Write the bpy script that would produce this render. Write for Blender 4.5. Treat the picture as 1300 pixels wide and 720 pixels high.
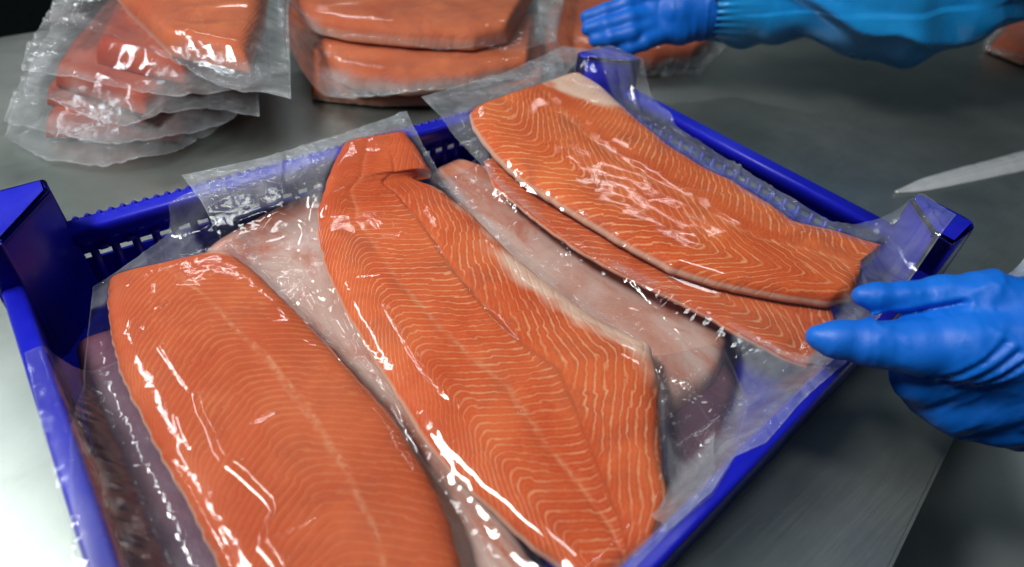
import bpy, bmesh, math, random
import numpy as np
from mathutils import Matrix, Vector
from mathutils.bvhtree import BVHTree

for _o in list(bpy.data.objects):
    bpy.data.objects.remove(_o, do_unlink=True)
SC = bpy.context.scene
COL = SC.collection
random.seed(7)

# ------------------------------------------------------------------ camera
F_PX, PW, PH = 811.94, 1300.0, 720.0
CAM_Z = 0.35
RIGHT = np.array((0.78241609, -0.61734407, 0.08192293))
DOWN = np.array((-0.3599114, -0.55560966, -0.74950763))
FWD = np.array((0.50822126, 0.55694183, -0.65690711))
CAM = np.array((0.0, 0.0, CAM_Z))
cam_d = bpy.data.cameras.new('camera')
cam_d.sensor_width = 36.0
cam_d.lens = 36.0 * F_PX / PW
cam_d.clip_start, cam_d.clip_end = 0.01, 100.0
cam_d.dof.use_dof = True
cam_d.dof.focus_distance = 0.45
cam_d.dof.aperture_fstop = 4.5
cam_o = bpy.data.objects.new('camera', cam_d)
COL.objects.link(cam_o)
mw = Matrix.Identity(4)
for r in range(3):
    mw[r][0], mw[r][1], mw[r][2], mw[r][3] = RIGHT[r], -DOWN[r], -FWD[r], CAM[r]
cam_o.matrix_world = mw
SC.camera = cam_o

# ------------------------------------------------------------------ world, lamps, exposure
world = bpy.data.worlds.new('World')
SC.world = world
world.use_nodes = True
world.node_tree.nodes['Background'].inputs[0].default_value = (0.62, 0.82, 0.95, 1)
world.node_tree.nodes['Background'].inputs[1].default_value = 0.048


def area(name, loc, target, sx, sy, power, color):
    d = bpy.data.lights.new(name, 'AREA')
    d.shape, d.size, d.size_y, d.energy, d.color = 'RECTANGLE', sx, sy, power, color
    o = bpy.data.objects.new(name, d)
    COL.objects.link(o)
    o.location = loc
    o.rotation_euler = (Vector(target) - Vector(loc)).to_track_quat('-Z', 'Y').to_euler()
    return o


area('ceiling_lamp', (-0.62, 0.66, 1.35), (0.15, 0.3, 0.0), 0.80, 0.18, 24.0, (1.0, 0.98, 0.95))
area('fill_light', (-0.75, 1.75, 1.6), (0.2, 0.5, 0.0), 0.9, 0.10, 7.0, (0.90, 0.97, 1.0))  # added weak fill from the back, for specks on the film
area('fill_light', (0.20, 0.08, 1.6), (0.6, 0.5, 0.0), 0.40, 0.25, 3.2, (0.92, 0.98, 1.0))  # added to light the hands and the far sleeve from above
area('fill_light', (2.15, 1.60, 1.6), (0.6, 0.4, 0.0), 0.6, 0.030, 0.9, (0.95, 0.98, 1.0))  # added thin light, for glints on the creased film margins
area('fill_light', (0.80, 2.55, 1.6), (0.3, 0.4, 0.0), 1.0, 0.022, 2.4, (0.95, 0.98, 1.0))  # added thin light, for glare streaks on film near the far rim
SC.view_settings.view_transform = 'Standard'
SC.view_settings.look = 'None'
SC.view_settings.exposure = 0.14
SC.view_settings.gamma = 1.0
SC.view_settings.use_curve_mapping = False
SC.render.engine = 'CYCLES'
SC.cycles.transparent_max_bounces = 32
SC.cycles.max_bounces = 10
SC.cycles.use_denoising = True
SC.cycles.caustics_reflective = False
SC.cycles.caustics_refractive = False


# ------------------------------------------------------------------ helpers
def at(px, py, z):
    """the point at height z that the photograph shows at pixel (px, py)"""
    w = RIGHT * (px - PW / 2) + DOWN * (py - PH / 2) + FWD * F_PX
    return CAM + w * ((z - CAM_Z) / w[2])


def atd(px, py, d):
    """the point at depth d (metres before the camera) seen at pixel (px, py)"""
    w = RIGHT * (px - PW / 2) + DOWN * (py - PH / 2) + FWD * F_PX
    return CAM + w * (d / F_PX)


def empty(name, loc=(0, 0, 0)):
    o = bpy.data.objects.new(name, None)
    o.empty_display_size = 0.02
    COL.objects.link(o)
    o.location = loc
    return o


def tag(o, label=None, cat=None, group=None, kind=None):
    for k, val in (('label', label), ('category', cat), ('group', group), ('kind', kind)):
        if val:
            o[k] = val
    return o


def mesh_obj(name, verts, faces, mat, parent=None, smooth=True, attrs=None):
    verts = np.asarray(verts, dtype=np.float64)
    org = np.array(parent.location) if parent is not None and parent.type == 'EMPTY' else None
    me = bpy.data.meshes.new(name)
    v = verts if org is None else verts - org
    if isinstance(faces, np.ndarray) and faces.ndim == 2:
        n, k = faces.shape
        me.vertices.add(len(v))
        me.vertices.foreach_set('co', v.astype(np.float32).ravel())
        me.loops.add(n * k)
        me.loops.foreach_set('vertex_index', faces.astype(np.int32).ravel())
        me.polygons.add(n)
        me.polygons.foreach_set('loop_start', (np.arange(n) * k).astype(np.int32))
        me.update(calc_edges=True)
        me.validate()
    else:
        me.from_pydata([tuple(p) for p in v], [], [tuple(f) for f in faces])
        me.update()
    for nm, arr in (attrs or {}).items():
        a = me.attributes.new(nm, 'FLOAT', 'POINT')
        a.data.foreach_set('value', np.asarray(arr, dtype=np.float32).ravel())
    if smooth:
        me.polygons.foreach_set('use_smooth', [True] * len(me.polygons))
    if mat:
        me.materials.append(mat)
    o = bpy.data.objects.new(name, me)
    COL.objects.link(o)
    if parent is not None:
        o.parent = parent
    return o


def grid_faces(nu, nv, wrap=False):
    """vertex index = i*nv + j"""
    i, j = np.meshgrid(np.arange(nu - 1), np.arange(nv if wrap else nv - 1), indexing='ij')
    j2 = (j + 1) % nv
    return np.stack([i * nv + j, (i + 1) * nv + j, (i + 1) * nv + j2, i * nv + j2], -1).reshape(-1, 4)


def _lattice(seed):
    return np.random.RandomState(seed).rand(64, 64)


_LAT = {}


def noise2(x, y, seed=0):
    if seed not in _LAT:
        _LAT[seed] = _lattice(seed)
    L = _LAT[seed]
    xi, yi = np.floor(x).astype(int), np.floor(y).astype(int)
    fx, fy = x - xi, y - yi
    fx, fy = fx * fx * fx * (fx * (fx * 6 - 15) + 10), fy * fy * fy * (fy * (fy * 6 - 15) + 10)
    a, b = L[xi % 64, yi % 64], L[(xi + 1) % 64, yi % 64]
    c, d = L[xi % 64, (yi + 1) % 64], L[(xi + 1) % 64, (yi + 1) % 64]
    return (a * (1 - fx) + b * fx) * (1 - fy) + (c * (1 - fx) + d * fx) * fy


def ridged(x, y, seed=0):
    n = 0.65 * noise2(x, y, seed) + 0.35 * noise2(x * 2.1 + 7, y * 2.1 + 3, seed + 1)
    return np.clip(1 - np.abs(2 * n - 1) * 3.0, 0, 1) ** 1.6


def resample(P, n, smooth=0):
    P = np.asarray(P, float)
    d = np.r_[0, np.cumsum(np.linalg.norm(np.diff(P, axis=0), axis=1))]
    q = np.linspace(0, d[-1], n)
    R = np.stack([np.interp(q, d, P[:, k]) for k in range(P.shape[1])], -1)
    for _ in range(smooth):
        R[1:-1] = 0.25 * R[:-2] + 0.5 * R[1:-1] + 0.25 * R[2:]
    return R


def blur(a, n):
    for _ in range(n):
        p = np.pad(a, 1, mode='edge')
        a = (p[1:-1, 1:-1] * 4 + (p[:-2, 1:-1] + p[2:, 1:-1] + p[1:-1, :-2] + p[1:-1, 2:]) * 2) / 12
    return a


# ------------------------------------------------------------------ materials
def new_mat(name):
    m = bpy.data.materials.new(name)
    m.use_nodes = True
    m.node_tree.nodes.clear()
    return m, m.node_tree.nodes, m.node_tree.links


class NT:
    """short node builder"""

    def __init__(self, name):
        self.m, self.n, self.l = new_mat(name)
        self.out = self.n.new('ShaderNodeOutputMaterial')

    def node(self, typ, **kw):
        nd = self.n.new(typ)
        for k, v in kw.items():
            setattr(nd, k, v)
        return nd

    def put(self, sock, v):
        if isinstance(v, bpy.types.NodeSocket):
            self.l.new(v, sock)
        elif v is not None:
            if sock.type == 'RGBA' and len(v) == 3:
                v = (*v, 1)
            sock.default_value = v

    def math(self, op, a, b=None, c=None, clamp=False):
        nd = self.node('ShaderNodeMath', operation=op, use_clamp=clamp)
        for i, x in enumerate((a, b, c)):
            self.put(nd.inputs[i], x)
        return nd.outputs[0]

    def mix(self, f, a, b):
        nd = self.node('ShaderNodeMix', data_type='RGBA')
        self.put(nd.inputs[0], f)
        self.put(nd.inputs[6], a)
        self.put(nd.inputs[7], b)
        return nd.outputs[2]

    def attr(self, name):
        return self.node('ShaderNodeAttribute', attribute_name=name).outputs['Fac']

    def coord(self):
        return self.node('ShaderNodeTexCoord').outputs['Object']

    def noise(self, scale, detail=3, rough=0.5, vec=None, dist=0.0, stretch=None):
        nd = self.node('ShaderNodeTexNoise')
        v = vec or self.coord()
        if stretch:
            mp = self.node('ShaderNodeMapping')
            self.put(mp.inputs['Vector'], v)
            mp.inputs['Scale'].default_value = stretch
            v = mp.outputs[0]
        self.put(nd.inputs['Vector'], v)
        nd.inputs['Scale'].default_value = scale
        nd.inputs['Detail'].default_value = detail
        nd.inputs['Roughness'].default_value = rough
        nd.inputs['Distortion'].default_value = dist
        return nd.outputs['Fac']

    def ramp(self, f, lo, hi, a=0.0, b=1.0):
        nd = self.node('ShaderNodeMapRange', clamp=True, interpolation_type='SMOOTHSTEP')
        self.put(nd.inputs[0], f)
        for i, x in enumerate((lo, hi, a, b)):
            nd.inputs[i + 1].default_value = x
        return nd.outputs[0]

    def bump(self, h, strength=0.3, dist=0.001):
        nd = self.node('ShaderNodeBump')
        self.put(nd.inputs['Strength'], strength)
        nd.inputs['Distance'].default_value = dist
        self.put(nd.inputs['Height'], h)
        return nd.outputs[0]

    def principled(self, **kw):
        nd = self.node('ShaderNodeBsdfPrincipled')
        for k, v in kw.items():
            self.put(nd.inputs[k], v)
        self.l.new(nd.outputs[0], self.out.inputs[0])
        return nd


def mat_flesh(name, deep, light, pale, line_amt=0.6, duty=0.5, skin=None):
    t = NT(name)
    ph, tt, fat, mid, edge = (t.attr(k) for k in ('phase', 'tpos', 'fat', 'mid', 'edge'))
    w1 = t.noise(60, 3, 0.55)
    w2 = t.noise(240, 2, 0.6)
    wob = t.math('ADD', t.math('MULTIPLY', t.math('SUBTRACT', w1, 0.5), 0.5),
                 t.math('MULTIPLY', t.math('SUBTRACT', w2, 0.5), 0.28))
    f = t.math('FRACT', t.math('ADD', ph, wob))
    tri = t.math('ABSOLUTE', t.math('SUBTRACT', t.math('MULTIPLY', f, 2.0), 1.0))       # 1 on a line, 0 between
    wid = t.math('MULTIPLY', t.math('SUBTRACT', t.noise(110, 3, 0.6), 0.5), 0.5)
    line = t.ramp(t.math('ADD', tri, wid), 1.0 - duty, 0.97)
    # finer fibre lines between the fat lines
    f2 = t.math('FRACT', t.math('MULTIPLY', t.math('ADD', ph, wob), 2.0))
    tri2 = t.math('ABSOLUTE', t.math('SUBTRACT', t.math('MULTIPLY', f2, 2.0), 1.0))
    fine = t.math('MULTIPLY', t.ramp(tri2, 0.55, 1.0), 0.10)
    brk = t.ramp(t.noise(70, 4, 0.7), 0.32, 0.62, 0.25, 1.0)
    brk = t.math('MULTIPLY', brk, t.ramp(t.noise(20, 3, 0.6), 0.30, 0.60, 0.35, 1.1))
    amt = t.math('MULTIPLY', t.math('MULTIPLY', line, brk), line_amt)
    amt = t.math('MULTIPLY', amt, t.attr('lines'))
    amt = t.math('ADD', amt, fine, clamp=True)
    base = t.mix(t.ramp(t.noise(14, 4, 0.6, dist=0.4), 0.3, 0.72), deep, light)
    base = t.mix(t.math('MULTIPLY', t.ramp(t.noise(420, 2, 0.7), 0.50, 0.8), 0.14), base, pale)
    base = t.mix(t.math('MULTIPLY', t.ramp(t.noise(24, 4, 0.65, dist=0.6), 0.46, 0.72), 0.55), base, (0.42, 0.085, 0.040))
    col = t.mix(amt, base, pale)
    dots = t.ramp(t.noise(170, 2, 0.6), 0.42, 0.62)
    m2 = t.math('MULTIPLY', mid, t.math('ADD', t.math('MULTIPLY', dots, 0.6), 0.15))
    col = t.mix(m2, col, (0.80, 0.48, 0.27))
    fat2 = t.math('MULTIPLY', fat, t.ramp(t.noise(80, 3, 0.6), 0.15, 0.55, 0.65, 1.0), clamp=True)
    col = t.mix(fat2, col, (0.82, 0.56, 0.42))  # pale fat, and the glare painted on the middle fillet
    col = t.mix(t.math('MULTIPLY', edge, 0.75), col, (0.72, 0.50, 0.38))
    if skin:
        col = t.mix(t.attr('side'), col, skin)
    hgt = t.math('SUBTRACT', t.math('MULTIPLY', t.noise(90, 4, 0.6), 0.7), t.math('MULTIPLY', line, 0.35))
    p = t.principled(**{'Base Color': col, 'Roughness': 0.6, 'Specular IOR Level': 0.12,
                        'Subsurface Weight': 0.18, 'Subsurface Radius': (0.006, 0.002, 0.001),
                        'Subsurface Scale': 0.6, 'Normal': t.bump(hgt, 0.45, 0.0012)})
    return t.m


def mat_skin(name, a, b, c, flesh):
    t = NT(name)
    n = t.noise(16, 4, 0.6, dist=0.6)
    col = t.mix(t.ramp(n, 0.30, 0.6), a, b)
    col = t.mix(t.ramp(t.noise(26, 5, 0.65, dist=0.8, stretch=(1, 0.35, 1)), 0.48, 0.70), col, c)
    sc = t.node('ShaderNodeTexVoronoi')
    sc.inputs['Scale'].default_value = 420
    t.put(sc.inputs['Vector'], t.coord())
    col = t.mix(t.math('MULTIPLY', t.ramp(sc.outputs['Distance'], 0.1, 0.6), 0.25), col, b)
    col = t.mix(t.math('MULTIPLY', t.attr('fat'), 0.8), col, flesh)
    t.principled(**{'Base Color': col, 'Roughness': 0.38, 'Specular IOR Level': 0.5,
                    'Normal': t.bump(t.noise(70, 4, 0.6), 0.4, 0.0015)})
    return t.m


def mat_film(name, haze_gain=0.19, base_haze=0.008, tint=(0.80, 0.86, 0.92), rough=0.075, crinkle=0.18, refl=0.055):
    t = NT(name)
    fine = t.noise(150, 4, 0.62, dist=0.8)
    fine2 = t.noise(620, 2, 0.6)
    hz = t.attr('haze')
    h = t.math('ADD', t.math('MULTIPLY', fine, 1.0), t.math('MULTIPLY', fine2, 0.12))
    nrm = t.bump(h, t.math('ADD', t.math('MULTIPLY', hz, crinkle, clamp=True), 0.06), 0.0012)
    lw = t.node('ShaderNodeLayerWeight')
    lw.inputs['Blend'].default_value = 0.5
    t.put(lw.inputs['Normal'], nrm)
    fac = t.math('ADD', t.math('MULTIPLY', t.math('POWER', lw.outputs['Facing'], 4.0), 0.75), refl, clamp=True)
    cloud = t.ramp(t.noise(38, 4, 0.6, dist=0.5), 0.30, 0.75, 0.55, 1.25)
    hf = t.math('ADD', t.math('MULTIPLY', t.math('MULTIPLY', hz, haze_gain), cloud), base_haze, clamp=True)
    tr = t.node('ShaderNodeBsdfTransparent')
    tr.inputs[0].default_value = (0.985, 0.99, 0.995, 1)
    di = t.node('ShaderNodeBsdfDiffuse')
    di.inputs[0].default_value = (*tint, 1)
    tl = t.node('ShaderNodeBsdfTranslucent')
    tl.inputs[0].default_value = (*tint, 1)
    mx = t.node('ShaderNodeMixShader')
    mx.inputs[0].default_value = 0.35
    t.l.new(di.outputs[0], mx.inputs[1])
    t.l.new(tl.outputs[0], mx.inputs[2])
    m1 = t.node('ShaderNodeMixShader')
    t.put(m1.inputs[0], hf)
    t.l.new(tr.outputs[0], m1.inputs[1])
    t.l.new(mx.outputs[0], m1.inputs[2])
    gl = t.node('ShaderNodeBsdfGlossy')
    gl.inputs['Roughness'].default_value = rough
    gl.inputs['Color'].default_value = (1, 1, 1, 1)
    t.put(gl.inputs['Normal'], nrm)
    m2 = t.node('ShaderNodeMixShader')
    t.put(m2.inputs[0], fac)
    t.l.new(m1.outputs[0], m2.inputs[1])
    t.l.new(gl.outputs[0], m2.inputs[2])
    t.l.new(m2.outputs[0], t.out.inputs[0])
    return t.m


def mat_steel():
    t = NT('brushed_steel')
    n = t.noise(5, 5, 0.6)
    br = t.noise(6, 4, 0.7, stretch=(3, 90, 1))
    sm = t.noise(22, 4, 0.65, dist=0.7)
    col = t.mix(t.ramp(n, 0.3, 0.7), (0.32, 0.365, 0.34), (0.46, 0.50, 0.47))
    col = t.mix(t.math('MULTIPLY', t.ramp(sm, 0.52, 0.75), 0.30), col, (0.27, 0.29, 0.27))
    rgh = t.math('ADD', t.ramp(n, 0.2, 0.8, 0.32, 0.44), t.math('MULTIPLY', t.math('SUBTRACT', br, 0.5), 0.22))
    h = t.math('ADD', t.math('MULTIPLY', br, 0.5), t.math('MULTIPLY', t.noise(900, 2, 0.5), 0.35))
    t.principled(**{'Base Color': col, 'Metallic': 0.86, 'Roughness': rgh, 'Normal': t.bump(h, 0.12, 0.0006)})
    return t.m


def mat_plastic(name, col, col2, rough=0.34, bump=0.12, scale=120, spec=0.5, coat=0.0, fine=0.0, sss=0.0, scuff=0.0):
    t = NT(name)
    c = t.mix(t.ramp(t.noise(18, 4, 0.6), 0.3, 0.75), col, col2)
    if scuff:
        sc = t.math('MULTIPLY', t.ramp(t.noise(34, 5, 0.75, stretch=(6, 1, 4)), 0.60, 0.74), t.ramp(t.noise(9, 2, 0.5), 0.45, 0.7))
        c = t.mix(t.math('MULTIPLY', sc, scuff), c, (0.16, 0.18, 0.62))
    r = t.ramp(t.noise(30, 4, 0.6), 0.3, 0.75, rough - 0.06, rough + 0.1)
    h = t.noise(scale, 4, 0.6, dist=0.5)
    if fine:
        h = t.math('ADD', h, t.math('MULTIPLY', t.noise(scale * 7, 2, 0.6), fine))
    kw = {'Base Color': c, 'Roughness': r, 'Specular IOR Level': spec, 'Coat Weight': coat,
          'Normal': t.bump(h, bump, 0.001)}
    if sss:
        kw.update({'Subsurface Weight': sss, 'Subsurface Radius': (0.001, 0.002, 0.006), 'Subsurface Scale': 0.5})
    t.principled(**kw)
    return t.m


M_FLESH = mat_flesh('salmon_flesh', (0.57, 0.076, 0.017), (0.75, 0.152, 0.044), (0.84, 0.40, 0.20), 0.66, 0.42)
M_FLESH_A = mat_flesh('salmon_flesh_soft', (0.50, 0.078, 0.024), (0.62, 0.132, 0.048), (0.70, 0.24, 0.09), 0.42, 0.72)
M_FLESH_D = mat_flesh('salmon_flesh_bright', (0.60, 0.084, 0.016), (0.78, 0.166, 0.042), (0.90, 0.45, 0.21), 0.66, 0.42)
M_FLESH_S = mat_flesh('salmon_flesh_plain', (0.52, 0.085, 0.020), (0.68, 0.16, 0.05), (0.80, 0.32, 0.16), 0.30, 0.5)
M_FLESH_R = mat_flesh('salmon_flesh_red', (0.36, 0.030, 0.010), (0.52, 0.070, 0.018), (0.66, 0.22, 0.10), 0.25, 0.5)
M_SKIN = mat_skin('belly_skin', (0.56, 0.25, 0.17), (0.70, 0.48, 0.40), (0.55, 0.14, 0.06), (0.60, 0.14, 0.05))
M_DARKSKIN = mat_skin('back_skin', (0.10, 0.038, 0.075), (0.15, 0.055, 0.09), (0.07, 0.03, 0.075), (0.3, 0.1, 0.05))
M_FILM = mat_film('vacuum_film')
M_FILM_BACK = mat_film('vacuum_film_cloudy', 0.26, 0.03, (0.78, 0.83, 0.86), 0.09, 0.45, 0.07)
M_FILM_UNDER = mat_film('vacuum_film_under', 0.10, 0.01, (0.82, 0.80, 0.84), 0.10, 0.2, 0.06)
M_FILM_SMOOTH = mat_film('vacuum_film_smooth', 0.16, 0.02, (0.80, 0.80, 0.88), 0.16, 0.05, 0.05)
M_STEEL = mat_steel()
M_BLUE = mat_plastic('blue_tray_plastic', (0.006, 0.008, 0.42), (0.010, 0.014, 0.52), 0.36, 0.10, 90, 0.45, 0, 0.2, scuff=0.35)
M_GLOVE = mat_plastic('blue_glove_rubber', (0.002, 0.125, 0.60), (0.004, 0.16, 0.70), 0.45, 0.22, 160, 0.4, 0, 0.5)
M_SLEEVE = mat_plastic('blue_sleeve_plastic', (0.008, 0.26, 0.68), (0.012, 0.34, 0.80), 0.30, 0.30, 60, 0.6, 0.3, 0.3)
M_ELASTIC_SHADE = mat_plastic('elastic_gap_shade', (0.004, 0.012, 0.05), (0.006, 0.02, 0.08), 0.6, 0.3, 300)  # cuff elastic, with the shadow of its gap put into the colour
M_COAT = mat_plastic('pale_coat_cloth', (0.66, 0.76, 0.76), (0.74, 0.82, 0.82), 0.7, 0.4, 200, 0.2)
M_STRIP = mat_film('white_plastic_strip', 0.0, 0.80, (0.90, 0.93, 0.95), 0.15, 0.1, 0.08)
M_FLOOR = mat_plastic('dark_floor', (0.010, 0.012, 0.012), (0.016, 0.018, 0.017), 0.6, 0.3, 30, 0.2)

# ------------------------------------------------------------------ things the film can lie on
OBST = []   # (bvh, xmin, xmax, ymin, ymax, is_fish)


def obstacle(verts, faces, fish=False):
    verts = np.asarray(verts)
    b = BVHTree.FromPolygons([tuple(p) for p in verts], [tuple(int(k) for k in f) for f in faces])
    OBST.append((b, verts[:, 0].min(), verts[:, 0].max(), verts[:, 1].min(), verts[:, 1].max(), fish))


def cast_down(X, Y, zfloor):
    h = np.full(X.size, zfloor, float)
    fish = np.zeros(X.size)
    x, y = X.ravel(), Y.ravel()
    for b, x0, x1, y0, y1, fl in OBST:
        idx = np.nonzero((x >= x0) & (x <= x1) & (y >= y0) & (y <= y1))[0]
        rc = b.ray_cast
        d = Vector((0, 0, -1))
        for i in idx:
            hit = rc((x[i], y[i], 1.0), d)[0]
            if hit is not None and hit.z > h[i]:
                h[i] = hit.z
            if fl and hit is not None:
                fish[i] = max(fish[i], hit.z)
    return h.reshape(X.shape), fish.reshape(X.shape)


# ------------------------------------------------------------------ setting: table and floor
mesh_obj('floor', [(-6, -6, -0.9), (6, -6, -0.9), (6, 6, -0.9), (-6, 6, -0.9)], [(0, 1, 2, 3)], M_FLOOR)
tag(bpy.data.objects['floor'], kind='structure')


def prism(poly, z0, z1, bev=0.0, seg=3):
    """closed prism over a counter-clockwise polygon with rounded top edge"""
    poly = np.asarray(poly, float)
    n = len(poly)
    c = poly.mean(0)
    rings = [(poly, z0)]
    if bev:
        for k in range(seg + 1):
            a = math.pi / 2 * k / seg
            d = bev * (1 - math.cos(a))
            dirs = c - poly
            L = np.linalg.norm(dirs, axis=1, keepdims=True)
            rings.append((poly + dirs / L * d, z1 - bev + bev * math.sin(a)))
    else:
        rings.append((poly, z1))
    V = np.concatenate([np.c_[r, np.full(n, z)] for r, z in rings])
    F = []
    for k in range(len(rings) - 1):
        for i in range(n):
            j = (i + 1) % n
            F.append((k * n + i, k * n + j, (k + 1) * n + j, (k + 1) * n + i))
    F.append(tuple(range(n))[::-1])
    F.append(tuple((len(rings) - 1) * n + i for i in range(n)))
    return V, F


table = empty('steel_table', (0.4, 0.5, -0.9))
tag(table, 'stainless steel work table under the blue tray and the packs of fish', 'table')


def near_y(x):
    return 0.001 + (x - 0.434) * 0.15


def far_y(x):
    return 1.018 + x * 0.074


def slab(x0, x1, ya, yb, z0, z1):
    """sheet with straight long edges given by two functions of x"""
    P = [(x0, ya(x0)), (x1, ya(x1)), (x1, yb(x1)), (x0, yb(x0))]
    return prism(P, z0, z1)


V, F = slab(-1.0, 2.6, near_y, far_y, -0.003, 0.0)
mesh_obj('tabletop', V, F, M_STEEL, table, smooth=False)
obstacle([(-1, -.3, 0), (2.6, -.3, 0), (2.6, 1.4, 0), (-1, 1.4, 0)], [(0, 1, 2, 3)])
V, F = slab(-1.0, 2.6, lambda x: near_y(x) - 0.0025, near_y, -0.05, -0.0008)
mesh_obj('edge_fold', V, F, M_STEEL, table, smooth=False)
V, F = slab(-1.0, 2.6, far_y, lambda x: far_y(x) + 0.0025, -0.05, -0.0008)
mesh_obj('edge_fold', V, F, M_STEEL, table, smooth=False)
for lx, ly in ((-0.9, 0.05), (2.4, 0.4), (-0.9, 0.85), (2.4, 1.05)):
    V, F = prism([(lx - .02, ly - .02), (lx + .02, ly - .02), (lx + .02, ly + .02), (lx - .02, ly + .02)], -0.9, -0.004)
    mesh_obj('leg', V, F, M_STEEL, table, smooth=False)

# ------------------------------------------------------------------ the blue tray
RIM = 0.070
CL, CB, CR, CF = (np.array(p) for p in ((-0.047, 0.457), (0.522, 0.457), (0.527, 0.076), (-0.047, 0.034)))
tray = empty('fish_tray', (0.24, 0.25, 0.0))
tag(tray, 'deep blue plastic crate tray holding vacuum packed salmon fillets', 'tray')


def inset(P, d):
    c = sum(P) / 4
    out = []
    n = len(P)
    for i in range(n):
        a, b, e = P[i - 1], P[i], P[(i + 1) % n]
        u1 = (b - a) / np.linalg.norm(b - a)
        u2 = (e - b) / np.linalg.norm(e - b)
        n1, n2 = np.array((-u1[1], u1[0])), np.array((-u2[1], u2[0]))
        if n1 @ (c - b) < 0:
            n1, n2 = -n1, -n2
        out.append(b + (n1 + n2) * d / (1 + n1 @ n2))
    return out


QUAD = [CF, CR, CB, CL]           # counter-clockwise
V, F = prism(inset(QUAD, 0.007), 0.002, 0.007)
mesh_obj('tray_floor', V, F, M_BLUE, tray, smooth=False)
obstacle(V, F)


def bar(a, b, na, nb, w, z0, z1, bev):
    """a bar from a to b, width w towards the inside normal, rounded on its top edges"""
    a, b = np.asarray(a), np.asarray(b)
    prof = [(0, z0), (0, z1 - bev)]
    for k in range(1, 4):
        an = math.pi / 2 * k / 4
        prof.append((bev * (1 - math.cos(an)), z1 - bev + bev * math.sin(an)))
    prof += [(bev, z1), (w - bev, z1)]
    for k in range(1, 4):
        an = math.pi / 2 * k / 4
        prof.append((w - bev + bev * math.sin(an), z1 - bev + bev * math.cos(an)))
    prof += [(w, z1 - bev), (w, z0)]
    n = len(prof)
    V = [(*(a + na * o), z) for o, z in prof] + [(*(b + nb * o), z) for o, z in prof]
    F = [(i, (i + 1) % n, n + (i + 1) % n, n + i) for i in range(n)]
    F += [tuple(range(n))[::-1], tuple(range(n, 2 * n))]
    return np.array(V), F


def box_mesh(name, sx, sy, sz, mat, bev=0.0012):
    bm = bmesh.new()
    bmesh.ops.create_cube(bm, size=1)
    bmesh.ops.scale(bm, vec=(sx, sy, sz), verts=bm.verts)
    if bev:
        bmesh.ops.bevel(bm, geom=bm.edges[:], offset=bev, segments=2, affect='EDGES')
    me = bpy.data.meshes.new(name)
    bm.to_mesh(me)
    bm.free()
    me.materials.append(mat)
    me.polygons.foreach_set('use_smooth', [True] * len(me.polygons))
    return me


def place(name, me, loc, rz, parent):
    o = bpy.data.objects.new(name, me)
    COL.objects.link(o)
    o.parent = parent
    o.location = Vector(loc) - Vector(parent.location)
    o.rotation_euler = (0, 0, rz)
    return o


rib_me = box_mesh('rib', 0.0055, 0.0045, 0.040, M_BLUE)
stud_me = box_mesh('stud', 0.0070, 0.0034, 0.0045, M_BLUE, 0.001)
bumps = []
for k in range(4):
    a, b = QUAD[k], QUAD[(k + 1) % 4]
    d = (b - a) / np.linalg.norm(b - a)
    nrm = np.array((-d[1], d[0]))
    L = np.linalg.norm(b - a)
    w = 0.016 if k in (1, 2) else 0.012
    V, F = bar(a, b, nrm, nrm, w, RIM - 0.012, RIM, 0.003)                 # rim rail
    mesh_obj('rim', V, F, M_BLUE, tray)
    obstacle(V, F)
    o1 = nrm * 0.005
    V, F = bar(a + o1, b + o1, nrm, nrm, 0.004, 0.045, RIM - 0.0125, 0.001)  # solid band of the wall
    mesh_obj('wall_band', V, F, M_BLUE, tray)
    V, F = bar(a + o1, b + o1, nrm, nrm, 0.004, 0.000, 0.010, 0.001)
    mesh_obj('wall_band', V, F, M_BLUE, tray)
    V, F = bar(a + nrm * 0.0045, b + nrm * 0.0045, nrm, nrm, 0.003, 0.0095, 0.0385, 0.0005)
    mesh_obj('wall_panel', V, F, M_BLUE, tray)
    ang = math.atan2(d[1], d[0])
    n_r = int(L / 0.0135)
    for i in range(1, n_r):
        p = a + d * (L * i / n_r) + nrm * 0.0075
        place('rib', rib_me, (p[0], p[1], 0.0285), ang, tray)
    if k == 2:                                                              # raised studs on the far wall
        n_s = int(L / 0.017)
        for row, z in ((0, 0.0545), (1, 0.0475)):
            for i in range(1, n_s):
                p = a + d * (L * (i + 0.5 * row) / n_s) + nrm * 0.0095
                place('stud', stud_me, (p[0], p[1], z), ang, tray)
        for i in range(1, int(L / 0.0075)):
            p = a + d * (i * 0.0075) + nrm * 0.002
            bumps.append(p)
bump_me = box_mesh('grip_bump', 0.0042, 0.0042, 0.0036, M_BLUE, 0.001)
for p in bumps:
    place('grip_bump', bump_me, (p[0], p[1], RIM - 0.0006), 0.0, tray)


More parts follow.
